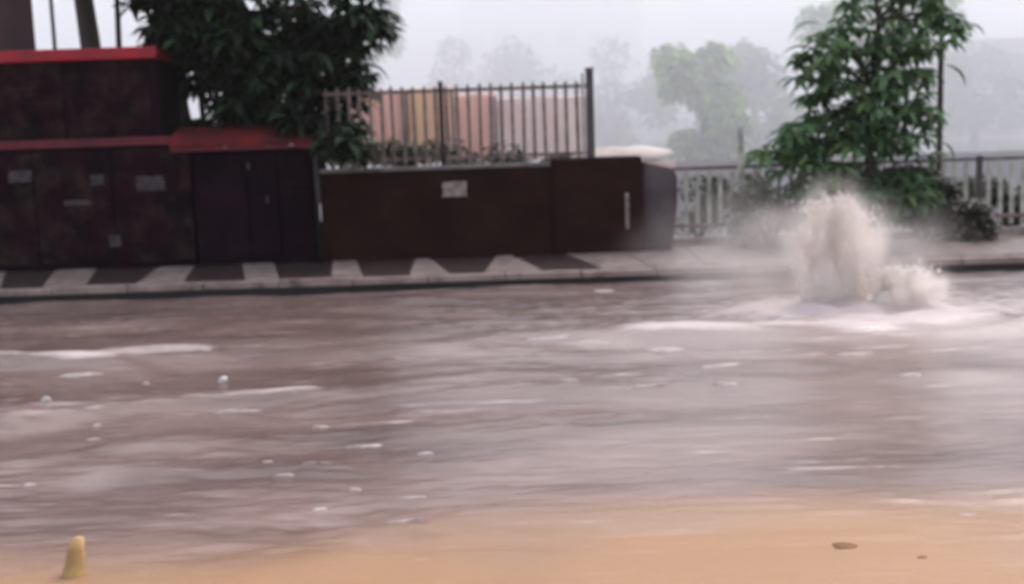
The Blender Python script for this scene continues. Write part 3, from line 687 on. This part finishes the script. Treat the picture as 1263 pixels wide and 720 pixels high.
# ------------------------------------------------------------------ spray
sm = bpy.data.materials.new('splash_water'); sm.use_nodes = True; N = sm.node_tree.nodes; L = sm.node_tree.links
b = N['Principled BSDF']; b.inputs['Base Color'].default_value = (.95, .90, .86, 1); b.inputs['Roughness'].default_value = .3
t_ = N.new('ShaderNodeBsdfTranslucent'); t_.inputs[0].default_value = (.95, .90, .86, 1); ms = N.new('ShaderNodeMixShader'); ms.inputs[0].default_value = .45
L.new(b.outputs[0], ms.inputs[1]); L.new(t_.outputs[0], ms.inputs[2]); L.new(ms.outputs[0], N['Material Output'].inputs[0])
M['splash'] = sm
ICO = bmesh.new(); bmesh.ops.create_icosphere(ICO, subdivisions=1, radius=1); IV = np.array([v.co[:] for v in ICO.verts]); IF = np.array([[v.index for v in f.verts] for f in ICO.faces]); ICO.free()
def droplets(pts, rad, name, m, parent):
    n = len(pts); V = (IV[None] * rad[:, None, None] * np.array([1, 1, 1.5])) + pts[:, None]
    Fq = IF[None] + (np.arange(n) * len(IV))[:, None, None]
    return mesh_np(name, V.reshape(-1, 3), Fq.reshape(-1, 3), m, parent)
def geyser(c, w, h, label, seed, nd, lobes):
    g = empty('water_spout', (c.x, c.y, 0), label=label, cat='splash', group='water spouts bursting from the flooded road')
    r = np.random.default_rng(seed)
    # ragged tongues of water
    for (dx, ww, hh) in lobes:
        m = MB(); bmesh.ops.create_icosphere(m.bm, subdivisions=5, radius=1)
        for v in m.bm.verts:
            z = v.co.z; t = (z + 1) / 2
            s = ww * (1.0 - .45 * t)
            v.co = Vector((v.co.x * s + dx, v.co.y * s * .8, -.08 + t * (hh + .08)))
            n1 = mn.noise_vector(v.co * Vector((7, 7, 3.5)) + Vector((seed, 0, 0)) if False else Vector((v.co.x * 8 + seed, v.co.y * 8, v.co.z * 4)))
            n2 = mn.noise_vector(Vector((v.co.x * 24, v.co.y * 24, v.co.z * 12 + seed)))
            v.co += n1 * .09 * (.5 + t) * w * 1.6 + n2 * .035 * w * 1.6
        m.build('water_tongue', M['splash'], g, smooth=True)
    na = nd // 70; ia = np.repeat(np.arange(na), 70); nd = na * 70
    az = r.uniform(0, 6.28, na)[ia]; vr = (np.abs(r.normal(0, .30, na)) * w)[ia]; ht = (h * r.uniform(.35, 1.15, na) ** .7)[ia]; ox = r.choice([l[0] for l in lobes], na)[ia]
    u = np.clip(r.beta(1.6, 1.3, nd), 0, 1); jit = r.normal(0, .022, (nd, 3)) * (.4 + u[:, None])
    pts = np.stack([ox * .8 + np.cos(az) * vr * u * 2, np.sin(az) * vr * u * 1.4, ht * (1 - (1 - u * 1.35) ** 2)], -1) + jit
    pts[:, 2] = np.maximum(pts[:, 2], .01)
    sz = r.gamma(1.6, .0018, nd) + .0012
    d = droplets(pts, sz, 'droplet_spray', M['splash'], g); d['kind'] = 'stuff'
    return g
g1 = geyser(S1, .36, .98, 'tall pale spout of water bursting up in front of the right-hand tree', 3, 11000, [(-.10, .22, .62), (.06, .17, .95), (.18, .13, .55), (-.24, .12, .40)])
g2 = geyser(S2, .26, .36, 'short cream-white spout of water right of the tall spout', 8, 4500, [(0, .17, .25), (.15, .13, .30), (-.18, .12, .22)])

# mist hanging round the spouts (soft-edged volume)
nmist = [0]
def mist(name, c, rad, dens, colr, label):
    m = bpy.data.materials.new(name); m.use_nodes = True; N = m.node_tree.nodes; L = m.node_tree.links
    N.remove(N['Principled BSDF']); v = N.new('ShaderNodeVolumePrincipled'); v.inputs['Color'].default_value = (*colr, 1); v.inputs['Anisotropy'].default_value = .2
    tc = N.new('ShaderNodeTexCoord'); ln = N.new('ShaderNodeVectorMath'); ln.operation = 'LENGTH'; L.new(tc.outputs['Object'], ln.inputs[0])
    mr = N.new('ShaderNodeMapRange'); mr.interpolation_type = 'SMOOTHSTEP'; mr.inputs[1].default_value = 1; mr.inputs[2].default_value = .15; mr.inputs[3].default_value = 0; mr.inputs[4].default_value = 1
    L.new(ln.outputs['Value'], mr.inputs[0])
    nz_ = N.new('ShaderNodeTexNoise'); nz_.inputs['Scale'].default_value = 2.2; nz_.inputs['Detail'].default_value = 3; L.new(tc.outputs['Object'], nz_.inputs['Vector'])
    m2 = N.new('ShaderNodeMapRange'); m2.inputs[1].default_value = .38; m2.inputs[2].default_value = .68; L.new(nz_.outputs['Fac'], m2.inputs[0])
    mu = N.new('ShaderNodeMath'); mu.operation = 'MULTIPLY'; L.new(mr.outputs[0], mu.inputs[0]); L.new(m2.outputs[0], mu.inputs[1])
    mu2 = N.new('ShaderNodeMath'); mu2.operation = 'MULTIPLY'; L.new(mu.outputs[0], mu2.inputs[0]); mu2.inputs[1].default_value = dens
    L.new(mu2.outputs[0], v.inputs['Density']); L.new(v.outputs[0], N['Material Output'].inputs['Volume'])
    q = MB(); bmesh.ops.create_icosphere(q.bm, subdivisions=3, radius=1.0)
    o = q.build(name, m); o.location = c; o.scale = rad; tag(o, label, 'spray', kind='stuff')
    return o
mist('spray_mist', (S1.x - .2, S1.y + .8, .45), (2.0, 1.1, .95), 1.5, (.97, .91, .89), 'fine pinkish spray drifting round the two water spouts')

mist('spray_mist', (S1.x - .02, S1.y - .02, .52), (.60, .42, .85), 10.0, (.992, .945, .915), 'dense pale spray wrapped round the tall water spout')
mist('spray_mist', (S2.x + .04, S2.y - .05, .20), (.46, .36, .34), 16.0, (.99, .95, .92), 'dense cream spray wrapped round the short water spout')
# ------------------------------------------------------------------ foam flecks and debris on the water
def hz(x, y):
    i = min(max(np.searchsorted(xs, x), 0), len(xs) - 1); j = min(max(np.searchsorted(ys, y), 0), len(ys) - 1); return float(Zb[j, i])
fl = [(100, 457, 60, 5, 'long white foam streak trailing right, near the left edge of the water'), (235, 437, 75, 6, 'long pale foam streak below the left kerb'), (290, 503, 75, 4, 'thin foam line left of the middle of the water'), (20, 515, 60, 4, 'foam line touching the left edge'),
      (120, 523, 14, 4, 'tiny foam fleck nearest below the left foam line'), (115, 541, 22, 5, 'foam fleck above the yellow stub'), (35, 592, 20, 5, 'lone foam fleck at the far left of the near water'), (330, 569, 18, 5, 'short foam fleck at the left start of the central flecks'),
      (395, 572, 65, 3, 'longest thin foam line in the central flecks'), (350, 583, 34, 4, 'foam fleck under the longest thin line'), (450, 548, 52, 4, 'foam line at the top of the central flecks'), (393, 625, 22, 7, 'rounded foam fleck lowest left in the centre'),
      (508, 614, 45, 4, 'foam line upper of the two at lower centre'), (500, 643, 54, 4, 'foam line lower of the two at lower centre'), (525, 556, 24, 5, 'small foam fleck right of the central flecks'), (395, 524, 26, 4, 'foam fleck just under the dark trough'), (437, 602, 20, 5, 'foam fleck between the central lines'),
      (675, 416, 60, 4, 'pale foam crest below the middle of the kerb'), (822, 425, 58, 13, 'broad white foam patch on the bright wave'), (895, 450, 70, 5, 'white foam line below the broad foam patch'), (795, 478, 60, 4, 'long faint foam line under the bright wave'), (895, 475, 40, 4, 'short white foam line on the second crest'), (1123, 465, 26, 4, 'small foam fleck at the right on the second crest'), (1195, 627, 26, 5, 'foam fleck near the sand at lower right'),
      (1050, 402, 130, 5, 'long cream foam line in front of the two water spouts'), (1055, 430, 60, 4, 'faint foam line right of the broad patch'), (745, 358, 34, 5, 'foam gathered against the kerb'), (700, 470, 34, 3, 'faint foam thread at mid water')]
for i, (px, py, w, h, lb) in enumerate(fl):
    c = G(px, py, .01); sc = c.y / F; L_ = w * sc / 2; D_ = max(h * sc * c.y / HE * .26, .010)
    r = random.Random(i); n = 26; m = MB(); ring = []; z0 = 0
    zc = max(hz(c.x + dx, c.y) for dx in (-L_ * .7, 0, L_ * .7))
    cen = m.bm.verts.new((0, 0, .016)); r1 = []; r0 = []
    for k in range(n):
        a = 2 * math.pi * k / n; q = 1 + r.uniform(-.28, .22)
        vx = math.cos(a) * L_ * q; vy = math.sin(a) * D_ * q + .06 * L_ * math.sin(vx / L_ * 2 + i)
        r1.append(m.bm.verts.new((vx * .6, vy * .6, hz(c.x + vx * .6, c.y + vy * .6) - zc + .004 + r.uniform(0, .003))))
        r0.append(m.bm.verts.new((vx, vy, hz(c.x + vx, c.y + vy) - zc - .006)))
    cen.co.z = hz(c.x, c.y) - zc + .006
    for k in range(n):
        k2 = (k + 1) % n; m.bm.faces.new((cen, r1[k], r1[k2])); m.bm.faces.new((r1[k], r0[k], r0[k2], r1[k2]))
    o = m.build('foam_streak', M['foamwhite'], smooth=True); o.location = (c.x, c.y, zc); tag(o, lb, 'foam', 'streaks of foam on the flood water')
def scrap(px, py, s, lb, seed, m='plastic'):
    c = G(px, py, .02); q = MB(); bmesh.ops.create_icosphere(q.bm, subdivisions=2, radius=s)
    for v in q.bm.verts: v.co += mn.noise_vector(v.co * 22 + Vector((seed, 0, 0))) * s * .7; v.co.z *= .8
    o = q.build('plastic_scrap', M[m]); o.location = (c.x, c.y, hz(c.x, c.y) + s * .3); tag(o, lb, 'litter', 'litter floating on the flood')
scrap(275, 464, .030, 'small crumpled white scrap floating below the left kerb', 1)
scrap(57, 496, .033, 'pointed white scrap floating close to the left edge', 2)
scrap(180, 465, .026, 'dull scrap floating between the two white scraps', 3, 'mauve')

# yellow stub and stones on the near bank
c = G(90, 708, .0)
o = MB().tube([(0, 0, -.08), (.004, 0, .01), (.010, .004, .045), (.020, .008, .10), (.030, .012, .145)], [.056, .046, .036, .032, .018], 14).rough(.010, 26).build('yellow_stub', M['yellow'], smooth=True)
o.location = (c.x, c.y, 0); tag(o, 'short leaning yellow stub sticking up at the near left edge of the sand', 'marker')
for i, (px, py, s, lb) in enumerate(((1040, 672, .05, 'brown stone lying on the orange sand, left of the smaller one'), (1135, 684, .032, 'small brown stone lying on the orange sand at lower right'))):
    c = G(px, py, .0); q = MB(); bmesh.ops.create_icosphere(q.bm, subdivisions=2, radius=s)
    for v in q.bm.verts: v.co += mn.noise_vector(v.co * 14 + Vector((i * 3, 0, 0))) * s * .5; v.co.z *= .45; v.co.x *= 1.2
    o = q.build('stone', M['stone'], smooth=True); o.location = (c.x, c.y, -.012); tag(o, lb, 'stone', 'stones on the sand')

# ------------------------------------------------------------------ air
def volbox(name, x0, x1, y0, y1, z0, z1, dens, colr, an=0.0):
    m = bpy.data.materials.new(name); m.use_nodes = True; N = m.node_tree.nodes; L = m.node_tree.links
    N.remove(N['Principled BSDF']); v = N.new('ShaderNodeVolumePrincipled'); v.inputs['Color'].default_value = (*colr, 1)
    v.inputs['Density'].default_value = dens; v.inputs['Anisotropy'].default_value = an; L.new(v.outputs[0], N['Material Output'].inputs['Volume'])
    o = MB().box(x0, x1, y0, y1, z0, z1).build(name, m); tag(o, kind='stuff'); return o
volbox('haze', -710, 710, -62, 1510, -1.5, 40, .0005, (.98, .97, .99))
ms_ = volbox('rain_mist', -300, 300, 18.3, 300, -1.25, 36, .056, (.952, .962, .990), .35)
ms_['label'] = 'thick pale rain mist beyond the rear wall'; ms_['category'] = 'mist'
